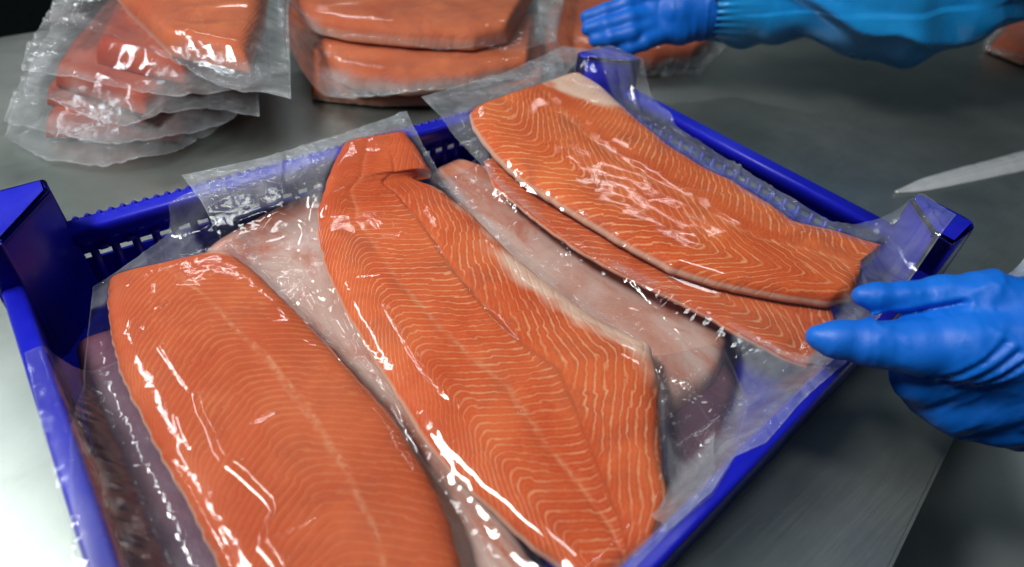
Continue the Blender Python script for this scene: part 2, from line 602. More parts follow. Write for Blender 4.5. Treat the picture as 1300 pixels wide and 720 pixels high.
def corner_post(c, d1, d2, l1, l2, top, slope=0.0):
    """hollow-looking corner block: rounded outer corner, chamfered towards the inside"""
    d1, d2 = np.asarray(d1, float), np.asarray(d2, float)
    pts = []
    r = 0.010
    o = c - (d1 + d2) * 0.0025
    for k in range(6):                                     # rounded outer corner
        an = math.pi / 2 * k / 5
        pts.append(o + d1 * r * (1 - math.sin(an)) + d2 * r * (1 - math.cos(an)))
    pts.append(o + d2 * l2)
    pts.append(o + d2 * l2 + d1 * 0.016)
    pts.append(o + d1 * l1 + d2 * 0.016)
    pts.append(o + d1 * l1)
    P = np.array(pts)
    area2 = np.sum(P[:, 0] * np.roll(P[:, 1], -1) - np.roll(P[:, 0], -1) * P[:, 1])
    if area2 < 0:
        P = P[::-1]
    V, F = prism(P, 0.0005, top, 0.004, 4)
    # draft: slightly narrower towards the top on the inside
    k = np.clip(V[:, 2] / top, 0, 1)
    ctr = np.r_[o + (d1 + d2) * 0.012]
    V[:, :2] = V[:, :2] + (ctr - V[:, :2]) * (0.10 * k)[:, None]
    me = mesh_obj('corner_post', V, F, M_BLUE, tray, smooth=False)
    bm = bmesh.new()
    bm.from_mesh(me.data)
    bmesh.ops.bevel(bm, geom=[e for e in bm.edges if e.calc_length() > 0.02], offset=0.0022, segments=3, affect='EDGES')
    bm.to_mesh(me.data)
    bm.free()
    me.data.polygons.foreach_set('use_smooth', [True] * len(me.data.polygons))
    obstacle(V, F)
    return me


X, Y = np.array((1.0, 0)), np.array((0, 1.0))
corner_post(CL, X, -Y, 0.052, 0.064, 0.103)
corner_post(CB, -X, -Y, 0.055, 0.050, 0.101)
corner_post(CR, -X, Y, 0.050, 0.052, 0.101)
corner_post(CF, X, Y, 0.052, 0.060, 0.103)


# ------------------------------------------------------------------ fillets
def interp_tab(tab, x):
    tab = np.asarray(tab, float)
    return np.interp(x, tab[:, 0], tab[:, 1])


# course of the muscle lines across a fillet: run along the length (in half widths) against the position from edge to edge
CHEV_B = [(-1, .78), (-.8, .32), (-.66, -.01), (-.58, -.06), (-.45, .0), (.1, .22), (.2, .22), (.3, .08), (.5, -.42), (.7, -.95), (.85, -1.35), (1, -1.6)]
CHEV_D = [(-1, -.45), (-.72, -.12), (-.58, .0), (-.5, -.02), (-.35, -.24), (.1, -1.0), (.2, -1.1), (.6, -1.3), (1, -1.6)]
CHEV_A = [(-1, 1.5), (-.75, .78), (-.4, .34), (-.1, .06), (.0, .0), (.1, .0), (.4, .08), (1, .3)]
GRAIN = [(-1, -2.5), (-.3, -.6), (.3, .8), (1, 3.0)]
LINE = [(0, 1), (1, 1)]


def fillet(parent, left, right, z_tab, thick, mat, lam=0.0062, chev=CHEV_B, mid=0.0, mid2=None, cmid=None, split=None, ns=240, nt=84, fat_glare=(), lines=LINE,
           seed=0, round_end=0.02, name='fillet', edge_w=0.025, plump=0.55, groove=0.0, seam=0.0, line_gain=1.0, z_px=None):
    """A fillet as a closed solid: two long edges, a domed top, a flat underside. z_tab gives the underside along its length."""
    zs = np.linspace(0, 1, ns)
    zb = interp_tab(z_tab, zs)
    zp = zb + thick * 0.55

    def side(poly):
        P = np.array([at(x, y, interp_tab(z_tab, k / (len(poly) - 1)) + thick * (0.35)) for k, (x, y) in enumerate(poly)])
        return resample(P[:, :2], ns, 2)

    Lp, Rp = side(left), side(right)
    th = np.linspace(-1, 1, nt)
    t = np.sign(th) * (1 - (1 - np.abs(th)) ** 1.35)
    T = np.broadcast_to(t, (ns, nt))
    S = np.broadcast_to(zs[:, None], (ns, nt))
    XY = Lp[:, None, :] * (1 - (T[..., None] + 1) / 2) + Rp[:, None, :] * ((T[..., None] + 1) / 2)
    cen = (Lp + Rp) / 2
    clen = np.r_[0, np.cumsum(np.linalg.norm(np.diff(cen, axis=0), axis=1))]
    w = np.linalg.norm(Rp - Lp, axis=1) / 2
    jag = (noise2(S * 60 + seed, T * 0 + 2.5, seed + 11) - 0.5) * 0.0016 * np.abs(T) ** 6
    nrm = (Rp - Lp) / np.maximum(np.linalg.norm(Rp - Lp, axis=1, keepdims=True), 1e-6)
    XY = XY + nrm[:, None, :] * (jag * np.sign(T))[..., None]
    if not np.isscalar(mid):
        mid = interp_tab(mid, zs)[:, None]
    dome = np.clip(1 - np.abs(T) ** 8.0, 0, 1) ** plump
    d_end = np.minimum(clen, clen[-1] - clen)
    end = np.clip(d_end / round_end, 0, 1)
    end = (1 - (1 - end) ** 2.5) ** 0.6
    hgt = 0.0022 + (thick - 0.0022) * dome * end[:, None]
    und = (noise2(XY[..., 0] * 28 + seed, XY[..., 1] * 28, seed + 3) - 0.5) * 0.0018 \
        + (noise2(XY[..., 0] * 75, XY[..., 1] * 75 + seed, seed + 4) - 0.5) * 0.0006
    hgt = hgt + und * dome * end[:, None]
    hgt = hgt - groove * np.exp(-((T - mid) / 0.07) ** 2)
    if seam:                                   # the flank overlaps the belly half along a step
        q = T - (interp_tab(cmid, zs)[:, None] if cmid else 0) * (1 - T ** 2) - split[0]
        k = np.clip((S - 0.07) / 0.09, 0, 1) * np.clip((0.80 - S) / 0.35, 0, 1)
        hgt = hgt - seam * k * (0.55 / (1 + np.exp(-q / 0.012)) * np.exp(-np.clip(q, 0, 9) / 0.5) + 0.6 * np.exp(-((q - 0.015) / 0.022) ** 2))
    Z = zb[:, None] + hgt
    Tc = T - (interp_tab(cmid, zs)[:, None] if cmid else 0) * (1 - T ** 2)
    g = np.interp(Tc, [c[0] for c in chev], [c[1] for c in chev])
    # soften the corners of the zigzag a little
    g = blur(g, 3)
    wsm = np.convolve(np.pad(w, 12, mode='edge'), np.ones(25) / 25, 'valid')
    fade = np.ones_like(T)
    lamT = lam
    if split:
        lamT = np.where(Tc > split[0], lam * split[1], lam)
        fade = np.clip((np.abs(Tc - split[0] - split[3]) - split[2] * 0.5) / split[2], 0, 1)
    phase = (clen[:, None] - g * wsm[:, None] * line_gain) / lamT
    phase = phase + (noise2(XY[..., 0] * 22, XY[..., 1] * 22, seed + 6) - 0.5) * 0.5
    phase = phase + 0.3 * np.floor(3 * noise2(XY[..., 0] * 38 + 3, XY[..., 1] * 38, seed + 7))
    midl = np.exp(-((T - mid - 0.02 * np.sin(S * 9)) / 0.022) ** 2) * np.clip(S * 6, 0, 1)
    midl = midl * 0.45
    if mid2:
        m2 = interp_tab(mid2, zs)[:, None]
        midl = np.maximum(midl, 0.6 * np.exp(-((T - m2 - 0.015 * np.sin(S * 40)) / 0.014) ** 2) * ((S > mid2[0][0]) & (S < mid2[-1][0])))
    edge = np.clip((np.abs(T) - (1 - edge_w)) / edge_w * 1.6, 0, 1)
    fat = np.zeros_like(T)
    for s0, s1, t0, t1, amt in fat_glare:
        t0 = t0 + 0.9 * np.clip((S - s0) / (s1 - s0), 0, 1) ** 2 * max(0.0, 0.9 - t0)
        k = np.clip((S - s0) / 0.07 + 0.5, 0, 1) * np.clip((s1 - S) / 0.07 + 0.5, 0, 1) \
            * np.clip((T - t0) / 0.22 + 0.5, 0, 1) * np.clip((t1 - T) / 0.06 + 0.5, 0, 1)
        wob = noise2(XY[..., 0] * 70, XY[..., 1] * 70, seed + 8)
        fat = np.maximum(fat, amt * np.clip(k * 1.4 - (wob - 0.5) * 1.6 * (k < 0.98) * np.clip(k * 4, 0, 1), 0, 1))
    lin = interp_tab(lines, zs)[:, None] * np.ones_like(T) * np.clip((1.02 - np.abs(T)) * 12, 0.2, 1) * fade
    top = np.concatenate([XY, Z[..., None]], -1).reshape(-1, 3)
    Zb = np.broadcast_to(zb[:, None], (ns, nt))
    inn = XY - nrm[:, None, :] * (0.0012 * np.sign(T) * (np.abs(T) > 0.99))[..., None]
    bot = np.concatenate([inn, Zb[..., None]], -1).reshape(-1, 3)
    n = ns * nt
    ft = grid_faces(ns, nt)
    fb = grid_faces(ns, nt)[:, ::-1] + n
    ring = np.concatenate([np.arange(nt), np.arange(1, ns) * nt + nt - 1, (ns - 1) * nt + np.arange(nt - 2, -1, -1),
                           np.arange(ns - 2, 0, -1) * nt])
    r2 = np.roll(ring, -1)
    fs = np.stack([ring, r2, r2 + n, ring + n], -1)
    faces = np.concatenate([ft, fb, fs])
    V = np.concatenate([top, bot])
    # make sure the top faces up
    a, b, c = V[ft[0][0]], V[ft[0][1]], V[ft[0][2]]
    if np.cross(b - a, c - a)[2] < 0:
        faces = faces[:, ::-1]
    two = lambda q: np.concatenate([q.ravel(), q.ravel()])
    o = mesh_obj(name, V, faces, mat, parent, True,
                 {'phase': two(phase), 'tpos': two(T), 'fat': two(fat), 'mid': two(midl), 'edge': two(edge),
                  'lines': two(lin)})
    obstacle(V[:n], ft, True)
    return o


# ------------------------------------------------------------------ film
def coons(top, right, bottom, left, nu, nv):
    """top and bottom run left to right, left and right run top to bottom; returns X, Y grids (nu across, nv down)"""
    T, B, L, R = (resample(p, n, 1) for p, n in ((top, nu), (bottom, nu), (left, nv), (right, nv)))
    u = np.linspace(0, 1, nu)[:, None, None]
    v = np.linspace(0, 1, nv)[None, :, None]
    P = (1 - v) * T[:, None] + v * B[:, None] + (1 - u) * L[None] + u * R[None] \
        - ((1 - u) * (1 - v) * T[0] + u * (1 - v) * T[-1] + (1 - u) * v * B[0] + u * v * B[-1])
    return P


def seg_dist(Xg, Yg, poly):
    best = np.full(Xg.shape, 1e9)
    for a, b in zip(poly[:-1], poly[1:]):
        d = b - a
        L2 = max(d @ d, 1e-12)
        k = np.clip(((Xg - a[0]) * d[0] + (Yg - a[1]) * d[1]) / L2, 0, 1)
        best = np.minimum(best, np.hypot(Xg - a[0] - k * d[0], Yg - a[1] - k * d[1]))
    return best


def film(parent, top, right, bottom, left, z, mat, step=0.0014, floor=None, seed=0, pull=2e-6, iters=260, a_on=0.00022, a_off=0.0013,
         creases=(), seals=('top',), lift=0.0007, wave=0.0, droop=0.0, name='bag_film', obst=True, haze_on=0.0, haze_off=1.0, wscale=1.0, top_haze=0.0, stiff=0.0, folds=0):
    def P(poly):
        return np.array([at(*(p if len(p) == 3 else (*p, z)))[:2] for p in poly])
    top, right, bottom, left = P(top), P(right), P(bottom), P(left)
    nd = lambda p, q: np.linalg.norm(p - q)
    if nd(left[0], top[0]) > nd(left[-1], top[0]):
        left = left[::-1]
    if nd(right[0], top[-1]) > nd(right[-1], top[-1]):
        right = right[::-1]
    left[0], right[0], left[-1], right[-1] = top[0], top[-1], bottom[0], bottom[-1]
    W = max(np.linalg.norm(np.diff(top, axis=0), axis=1).sum(), np.linalg.norm(np.diff(bottom, axis=0), axis=1).sum())
    H = max(np.linalg.norm(np.diff(left, axis=0), axis=1).sum(), np.linalg.norm(np.diff(right, axis=0), axis=1).sum())
    nu, nv = int(W / step) + 2, int(H / step) + 2
    G = coons(top, right, bottom, left, nu, nv)
    # slightly uneven border
    Xg, Yg = G[..., 0], G[..., 1]
    U, Vv = np.meshgrid(np.linspace(0, 1, nu), np.linspace(0, 1, nv), indexing='ij')
    h, fish = cast_down(Xg, Yg, floor if floor is not None else -1)
    if floor is not None and (wave or droop):
        db = np.minimum(np.minimum(U, 1 - U) * W, np.minimum(Vv, 1 - Vv) * H)
        fl = floor + wave * (noise2(Xg * 26, Yg * 26, seed + 21) - 0.4) * np.clip(1.2 - db / 0.05, 0.2, 1) * 2 \
            - droop * np.clip(1 - db / 0.03, 0, 1) ** 2
        hit = h > floor + 1e-5
        h = np.where(hit, np.maximum(h, fl), fl)
    if stiff:
        h = np.maximum(h, stiff - 0.03 * np.clip((Vv * H - 0.045) / 0.05, 0, 1))
    h0 = h.copy()
    zz = h.copy()
    for _ in range(iters):
        p = np.pad(zz, 1, mode='edge')
        av = (p[:-2, 1:-1] + p[2:, 1:-1] + p[1:-1, :-2] + p[1:-1, 2:]) * 0.25
        zz = np.maximum(h0, av - pull)
    on = blur(((fish > 0) & (zz - fish < 0.009)).astype(float), 5)
    on_h = blur(((fish > 0) & (zz - fish < 0.026)).astype(float), 5)
    zz = blur(zz, 3)
    zz = np.maximum(zz, h0 - 0.0004)
    # wrinkles: short ones, long ones across the sides and along the ends
    wx = Xg + 0.012 * (noise2(Xg * 40, Yg * 40, seed + 31) - 0.5)
    wy = Yg + 0.012 * (noise2(Xg * 40, Yg * 40, seed + 32) - 0.5)
    k = wscale
    r1 = ridged(wx * 34 * k + seed, wy * 34 * k, seed + 33)
    r2 = ridged(wx * 80 * k, wy * 80 * k + seed, seed + 35)
    side = np.clip(np.abs(U - 0.5) * 3 - 0.4, 0, 1)
    r3 = ridged(U * 3.0 + wx * 6, Vv * H * 90 * k + wy * 8, seed + 37) * side
    r4 = ridged(U * W * 80 * k + wx * 6, Vv * 4.0, seed + 39) * (1 - side) * np.clip(np.abs(Vv - 0.5) * 4 - 1, 0, 1)
    amp = a_off * (1 - on) + a_on * on
    zz = zz + amp * (0.55 * r1 + 0.28 * r2 + 0.7 * r3 + 0.7 * r4) + lift
    zz = zz + a_on * 1.2 * on * ridged(wx * 22 + 5, wy * 22, seed + 41)
    cre = np.zeros_like(zz)
    for poly, a, wd in creases:
        pw = np.array([at(x, y, z)[:2] for x, y in poly])
        pw = resample(pw, 24, 1)
        d = seg_dist(Xg, Yg, pw)
        e = np.exp(-(d / wd) ** 2)
        zz = zz + a * e
        cre = np.maximum(cre, e)
    rs = np.random.RandomState(seed + 5)
    fold_z = np.zeros_like(zz)
    free = 1 - on
    for _ in range(folds):
        i0, j0 = rs.randint(nu), rs.randint(nv)
        if free[i0, j0] < 0.3 and rs.rand() < 0.9:
            continue
        a0, ln = rs.rand() * 6.28, 0.018 + 0.05 * rs.rand()
        p0 = np.array((Xg[i0, j0], Yg[i0, j0]))
        p1 = p0 + ln * np.array((math.cos(a0), math.sin(a0)))
        p2 = p1 + 0.6 * ln * rs.rand() * np.array((math.cos(a0 + rs.randn()), math.sin(a0 + rs.randn())))
        wd = 0.0010 + 0.0009 * rs.rand()
        ctr = (p0 + p2) / 2
        m = (np.abs(Xg - ctr[0]) < 0.06) & (np.abs(Yg - ctr[1]) < 0.06)
        d = seg_dist(Xg[m], Yg[m], [p0, p1, p2])
        fold_z[m] = np.maximum(fold_z[m], (0.0008 + 0.0016 * rs.rand()) * np.exp(-(d / wd) ** 2))
    zz = zz + fold_z * (0.15 + 0.85 * free)
    haze = haze_off * (1 - on_h) + haze_on * on_h
    if top_haze:
        haze = np.maximum(haze, top_haze * np.clip((0.075 - Vv * H) / 0.03, 0, 1) * (1 - on_h))
    db = np.minimum(np.minimum(U, 1 - U) * W, np.minimum(Vv, 1 - Vv) * H)
    haze = haze + 0.9 * np.clip(1 - db / 0.0014, 0, 1)
    for s in seals:
        q = {'top': Vv * H, 'bottom': (1 - Vv) * H, 'left': U * W, 'right': (1 - U) * W}[s]
        band = np.clip(1 - np.abs(q - 0.012) / 0.0035, 0, 1)
        haze = haze + 0.35 * (band > 0.05)
    V = np.stack([Xg, Yg, zz], -1).reshape(-1, 3)
    faces = grid_faces(nu, nv)
    a, b, c = V[faces[0][0]], V[faces[0][1]], V[faces[0][2]]
    if np.cross(b - a, c - a)[2] < 0:
        faces = faces[:, ::-1]
    o = mesh_obj(name, V, faces, mat, parent, True, {'haze': haze})
    if obst:
        st = 2
        Vc = np.stack([Xg, Yg, zz], -1)[::st, ::st]
        obstacle(Vc.reshape(-1, 3), grid_faces(Vc.shape[0], Vc.shape[1]))
    return o


def pack(name, px, py, z, label, group):
    p = at(px, py, z)
    e = empty(name, (p[0], p[1], z))
    return tag(e, label, 'fish pack', group)


G_TRAY = 'vacuum packed fillets in the blue tray'
# ---- packs lying underneath, skin side up
u1 = pack('vacuum_packed_fillet', 150, 560, 0.008, 'dark skin-side-up pack under the front left fillet beside the near tray wall', G_TRAY)
fillet(u1, [(96, 440), (112, 540), (132, 640), (180, 800)], [(230, 400), (270, 520), (320, 640), (400, 800)], [(0, .010), (1, .010)], 0.024,
       M_DARKSKIN, ns=60, nt=40, seed=3)
u2 = pack('vacuum_packed_fillet', 400, 450, 0.008, 'pale belly pack showing between the front left and the middle fillet', G_TRAY)
fillet(u2, [(250, 330), (320, 440), (400, 560), (480, 700), (520, 800)], [(420, 235), (490, 400), (580, 560), (680, 720), (720, 790)],
       [(0, .010), (1, .010)], 0.026, M_SKIN, ns=90, nt=50, seed=5, fat_glare=((0, .12, -.6, .8, .6),))
u3 = pack('vacuum_packed_fillet', 760, 400, 0.008, 'pale pink belly pack showing between the middle fillet and the narrow one', G_TRAY)
fillet(u3, [(545, 226), (570, 262), (620, 340), (680, 440), (760, 540), (800, 580)], [(572, 212), (640, 232), (710, 272), (790, 330), (870, 380), (930, 432), (905, 500)],
       [(0, .010), (1, .010)], 0.026, M_SKIN, ns=110, nt=60, seed=8, fat_glare=((.05, .45, .1, .8, .8), (.72, 1.0, -.9, .2, .35)))
u4 = pack('vacuum_packed_fillet', 870, 580, 0.008, 'dark pack low in the tray to the right of the middle fillet end', G_TRAY)
fillet(u4, [(770, 470), (800, 560), (815, 640), (800, 720)], [(905, 440), (935, 490), (915, 560), (868, 640)], [(0, .009), (1, .009)], 0.018,
       M_DARKSKIN, ns=60, nt=40, seed=9)
for e, tp, rt, bt, lf, sd in (
        (u4, [(750, 460), (920, 425)], [(920, 425), (960, 490), (940, 570), (885, 665)], [(790, 740), (885, 665)], [(750, 460), (790, 600), (790, 740)], 4),
        (u1, [(30, 446, .072), (140, 396, .072)], [(140, 396), (300, 560), (420, 800)], [(118, 800, .072), (420, 800)], [(30, 446, .072), (56, 560, .072), (118, 800, .072)], 1),
        (u2, [(235, 325), (430, 225)], [(430, 225), (520, 400), (610, 560), (740, 790)], [(480, 830), (740, 790)],
         [(235, 325), (320, 470), (400, 620), (480, 830)], 2),
        (u3, [(440, 235), (700, 190)], [(700, 190), (860, 320), (1010, 430), (1050, 480)], [(810, 700), (920, 600), (1050, 480)],
         [(440, 235), (600, 400), (720, 560), (810, 700)], 3)):
    film(e, tp, rt, bt, lf, 0.045, M_FILM_UNDER if sd > 1 else M_FILM_SMOOTH, step=0.0020, folds=26 if sd > 1 else 0, floor=0.030, seed=60 + sd, a_on=0.0008 if sd > 1 else 0.0002, a_off=0.0014 if sd > 1 else 0.0004, seals=(), haze_on=0.3 if sd > 1 else 0.2, haze_off=0.8 if sd > 1 else 0.35,
         pull=6e-6, iters=140)

# ---- front left fillet
pa = pack('vacuum_packed_fillet', 300, 480, 0.045, 'front left salmon fillet cut square at its far end with a zigzag glare line', G_TRAY)
fillet(pa, [(139, 352), (136, 385), (140, 430), (152, 475), (183, 540), (214, 600), (243, 650), (276, 720), (310, 800), (345, 880)],
       [(288, 318), (330, 350), (390, 408), (450, 472), (502, 532), (542, 600), (572, 660), (587, 720), (585, 800), (560, 880)],
       [(0, .046), (1, .048)], 0.012, M_FLESH_A, lam=0.0054, chev=CHEV_A, mid=[(0, -.1), (.2, .16), (.4, .30), (1, .30)], mid2=[(.02, -.2), (.16, .14), (.4, .33), (.8, .32)], seed=20, round_end=0.012,
       fat_glare=((0, .045, .55, 1, .6),), lines=[(0, 1), (.45, 1), (.8, .55), (1, .4)])
film(pa, [(100, 326, .073), (150, 295, .073), (205, 258, .073), (280, 222, .073)],
     [(280, 222, .073), (330, 318), (420, 405), (500, 480), (566, 570), (610, 660), (640, 740), (650, 880)],
     [(90, 900), (300, 900), (650, 880)], [(100, 326, .073), (92, 450), (95, 560), (100, 700), (90, 900)], 0.064, M_FILM, seed=100, floor=0.046, haze_off=0.3, top_haze=1.0, folds=18, a_off=0.0008,
     pull=5e-5, creases=(
         ([(253, 498), (258, 522), (272, 540), (279, 570), (310, 592), (346, 628), (356, 640), (338, 668), (336, 690), (358, 704), (364, 730)], .0026, .0021),
         ([(210, 575), (235, 610), (262, 662), (285, 705), (300, 740)], .0016, .0014),
         ([(160, 402), (180, 388), (196, 384), (212, 384)], .0013, .0013), ([(180, 408), (190, 398), (200, 386)], .0010, .0011),
         ([(160, 352), (172, 350), (178, 342)], .0010, .0012), ([(176, 342), (190, 352), (190, 375)], .0007, .0009),
         ([(200, 430), (232, 478), (255, 505)], .0006, .0016), ([(505, 535), (530, 575), (546, 612)], .0016, .0015),
         ([(330, 690), (380, 668), (402, 655)], .0006, .0011), ([(240, 560), (228, 540), (222, 520)], .0005, .001)))

# ---- narrow fillet under the top one
pc = pack('vacuum_packed_fillet', 830, 350, 0.045, 'narrow salmon fillet half hidden under the upper right one, reaching to the finger tip', G_TRAY)
fillet(pc, [(614, 204), (627, 238), (684, 283), (734, 318), (795, 353), (856, 383), (902, 406), (950, 434), (1000, 460), (1024, 466)],
       [(740, 160), (790, 205), (840, 250), (890, 290), (940, 320), (990, 350), (1030, 372), (1055, 392), (1060, 410), (1045, 440)],
       [(0, .054), (.5, .051), (1, .053)], 0.008, M_FLESH, lam=0.0100, chev=CHEV_D, split=(.2, .6, .08, .05), mid=-0.1, seed=31, edge_w=0.012)
film(pc, [(560, 215), (720, 130)], [(720, 130), (900, 240), (1060, 340), (1100, 400)],
     [(838, 690), (895, 640), (925, 592), (965, 575), (1010, 522), (1078, 462), (1100, 400)],
     [(560, 215), (640, 290), (720, 390), (800, 520), (838, 690)], 0.062, M_FILM, seed=140, floor=0.048, folds=40, haze_off=1.35, pull=8e-6, seals=('bottom',), a_off=0.0019,
     creases=(([(840, 452), (870, 470), (912, 500)], .003, .0022), ([(845, 470), (880, 475), (905, 455)], .0028, .0020), ([(850, 488), (880, 482), (912, 462)], .0026, .0018),
              ([(968, 522), (985, 512), (1002, 512)], .0034, .0026), ([(850, 520), (846, 560), (842, 600)], .002, .0016),
              ([(905, 580), (940, 540), (975, 490)], .0015, .0014), ([(835, 470), (870, 485), (905, 492)], .0018, .0014)))

# ---- middle fillet
pb = pack('vacuum_packed_fillet', 620, 430, 0.045, 'middle salmon fillet with a plain tail over the far rim and a long midline', G_TRAY)
fillet(pb, [(436, 186), (416, 225), (403, 262), (402, 300), (414, 345), (440, 400), (470, 450), (505, 505), (540, 562), (582, 610), (628, 652), (674, 694), (722, 728), (762, 748)],
       [(514, 169), (530, 190), (548, 221), (545, 227), (526, 237), (532, 240), (558, 242), (604, 278), (652, 326), (702, 366), (762, 410), (826, 438), (836, 480), (838, 540), (842, 600), (850, 638), (822, 700)],
       [(0, .069), (.10, .066), (.22, .052), (1, .047)], 0.012, M_FLESH, lam=0.0061, chev=CHEV_B, cmid=[(0, .1), (.3, .08), (.55, -.05), (1, -.1)], split=(.2, 2.5, .05, .02), mid=[(0, -.2), (.25, -.44), (.5, -.34), (.8, -.26), (1, 0)], mid2=[(.18, .30), (.3, .28), (.55, .15)], seed=42, round_end=0.010,
       fat_glare=((.42, .74, .70, 1.1, .95), (.22, .6, .93, 1.1, .55)), lines=[(0, 0), (.17, .12), (.27, 1), (1, 1)], groove=0.0006, seam=0.0022)  # first patch: pale belly with the glare of the plastic painted in
film(pb, [(230, 221, .073), (330, 200, .073), (430, 170, .073), (516, 140, .073)],
     [(516, 140, .073), (536, 185, .073), (556, 216), (612, 262), (700, 340), (790, 405), (880, 470), (915, 520), (905, 600)],
     [(690, 800), (790, 740), (870, 660), (905, 600)],
     [(230, 221, .073), (288, 305), (345, 352), (410, 425), (495, 520), (560, 600), (625, 690), (690, 800)], 0.066, M_FILM, seed=180, floor=0.045, top_haze=1.7, stiff=0.0712, folds=30,
     pull=1.0e-5, seals=('top',), creases=(
         ([(405, 268), (425, 252), (444, 245)], .0016, .0022), ([(478, 270), (486, 286), (487, 272)], .001, .0012),
         ([(488, 384), (510, 420), (535, 462), (565, 495), (582, 508)], .0013, .0016),
         ([(412, 345), (440, 402), (475, 458), (510, 512)], .0012, .0012),
         ([(705, 378), (740, 402), (770, 418), (800, 432), (826, 440)], .0016, .0024), ([(545, 230), (600, 276), (660, 333), (705, 372)], .0008, .0010),
         ([(760, 420), (790, 440), (815, 452)], .0014, .002), ([(500, 500), (530, 560), (545, 600)], .0012, .0014),
         ([(842, 450), (848, 520), (844, 596)], .0030, .0016), ([(838, 456), (862, 468), (898, 486)], .0028, .0018), ([(846, 478), (872, 474), (894, 462)], .0026, .0018), ([(300, 298), (350, 262), (384, 268), (396, 290)], .0022, .0018), ([(352, 335), (385, 375), (405, 410), (436, 442)], .0034, .0022), ([(375, 330), (402, 372), (436, 440)], .003, .002),
         ([(380, 385), (410, 420), (432, 440)], .002, .002), ([(396, 300), (415, 350)], .001, .0014), ([(660, 520), (665, 560)], .0005, .0014)))

# ---- upper right fillet
pd = pack('vacuum_packed_fillet', 860, 240, 0.06, 'upper right salmon fillet with a white belly flap beside the far tray corner', G_TRAY)
fillet(pd, [(596, 142), (600, 162), (625, 195), (660, 228), (705, 256), (760, 290), (800, 315), (850, 342), (910, 361), (960, 371), (1010, 380), (1052, 385), (1082, 378)],
       [(735, 94), (765, 112), (806, 150), (850, 185), (890, 210), (930, 230), (975, 260), (1010, 286), (1060, 298), (1120, 317), (1108, 328), (1092, 336), (1088, 360)],
       [(0, .071), (.12, .068), (.5, .063), (1, .064)], 0.014, M_FLESH_D, lam=0.0108, chev=CHEV_D, split=(.16, .55, .10, .10), ns=300, nt=110, mid=0.08, seed=53, round_end=0.010,
       fat_glare=((-.06, .21, .22, 1.1, 1.0), (.60, .80, .86, 1.1, .6)), lines=[(0, .5), (.06, 1), (.75, 1), (1, .5)], groove=0.0005)
film(pd, [(535, 122, .073), (640, 92, .073), (715, 55, .076), (752, 62, .073)],
     [(752, 62, .073), (800, 100, .073), (862, 150, .073), (960, 210, .073), (1060, 268, .073), (1150, 282, .075), (1188, 312, .073)],
     [(1050, 462, .074), (1100, 420), (1150, 360), (1188, 312, .073)],
     [(535, 122, .073), (590, 172), (640, 225), (730, 288), (820, 340), (930, 390), (1050, 462, .074)], 0.078, M_FILM, seed=220, floor=0.062, top_haze=1.7, stiff=0.0712, folds=40, a_on=0.00012,
     pull=1.0e-5, seals=('top', 'bottom'), creases=(
         ([(870, 192), (900, 196), (925, 215), (935, 225)], .0022, .0022), ([(690, 190), (730, 186), (715, 196)], .001, .0014),
         ([(680, 212), (700, 205), (722, 198)], .0010, .0014), ([(845, 165), (870, 175), (900, 190)], .0022, .0020),
         ([(870, 240), (895, 243), (905, 240)], .001, .0012), ([(975, 255), (985, 270), (978, 278)], .0016, .0014),
         ([(800, 312), (900, 358), (1050, 385)], .0006, .001), ([(690, 130), (705, 145), (730, 150)], .0008, .0014),
         ([(780, 100), (800, 108), (815, 125)], .0028, .0024), ([(1150, 285), (1165, 310), (1178, 330)], .0018, .0016),
         ([(640, 120), (670, 105), (705, 75)], .0016, .0022), ([(600, 130), (640, 112), (672, 90)], .0014, .0018)))

# ------------------------------------------------------------------ stacks at the back
G_L, G_C, G_F = 'stack of fish packs on the far left', 'packs stacked behind the tray', 'loose packs behind the blue hand'
LS = [  # floor, fillet left, fillet right, film top/right/bottom/left, label   (bottom pack first)
    (0.003, [(54, 166), (75, 120), (120, 60)], [(228, 172), (262, 124), (300, 60)],
     [(60, 70), (330, 60)], [(330, 60), (318, 110), (292, 156)], [(8, 178), (60, 204), (130, 214), (200, 206), (292, 156)], [(8, 178), (20, 120), (60, 70)],
     'lowest pack of the far left stack, lying flat on the steel table'),
    (0.022, [(56, 124), (80, 90), (130, 30)], [(182, 152), (270, 96), (300, 40)],
     [(70, 40), (330, 40)], [(330, 40), (322, 100), (298, 152)], [(2, 150), (70, 172), (150, 182), (240, 170), (298, 152)], [(2, 150), (30, 100), (70, 40)],
     'second pack from the bottom of the far left stack'),
    (0.042, [(68, 100), (90, 60), (140, 0)], [(182, 138), (264, 84), (300, 20)],
     [(80, 20), (320, 10)], [(320, 10), (325, 80), (330, 150)], [(30, 118), (90, 142), (165, 160), (240, 140), (330, 150)], [(30, 118), (40, 70), (80, 20)],
     'third pack of the far left stack, its red flesh bulging towards the tray'),
    (0.064, [(120, 72), (140, 20), (180, -40)], [(232, 98), (290, 60), (320, -20)],
     [(90, -10), (330, -20)], [(330, -20), (340, 40), (345, 108)], [(25, 84), (90, 96), (150, 110), (230, 128), (345, 108)], [(25, 84), (55, 30), (90, -10)],
     'fourth pack of the far left stack, dark fillet under cloudy film'),
    (0.086, [(215, 62), (160, 10), (120, -40)], [(316, 84), (335, 30), (345, -40)],
     [(60, -60), (370, -60)], [(370, -60), (366, 30), (370, 126)], [(62, 28), (140, 42), (230, 84), (300, 112), (370, 126)], [(62, 28), (70, -20), (60, -60)],
     'topmost pack of the far left stack, its cut fillet end pointing at the tray')]
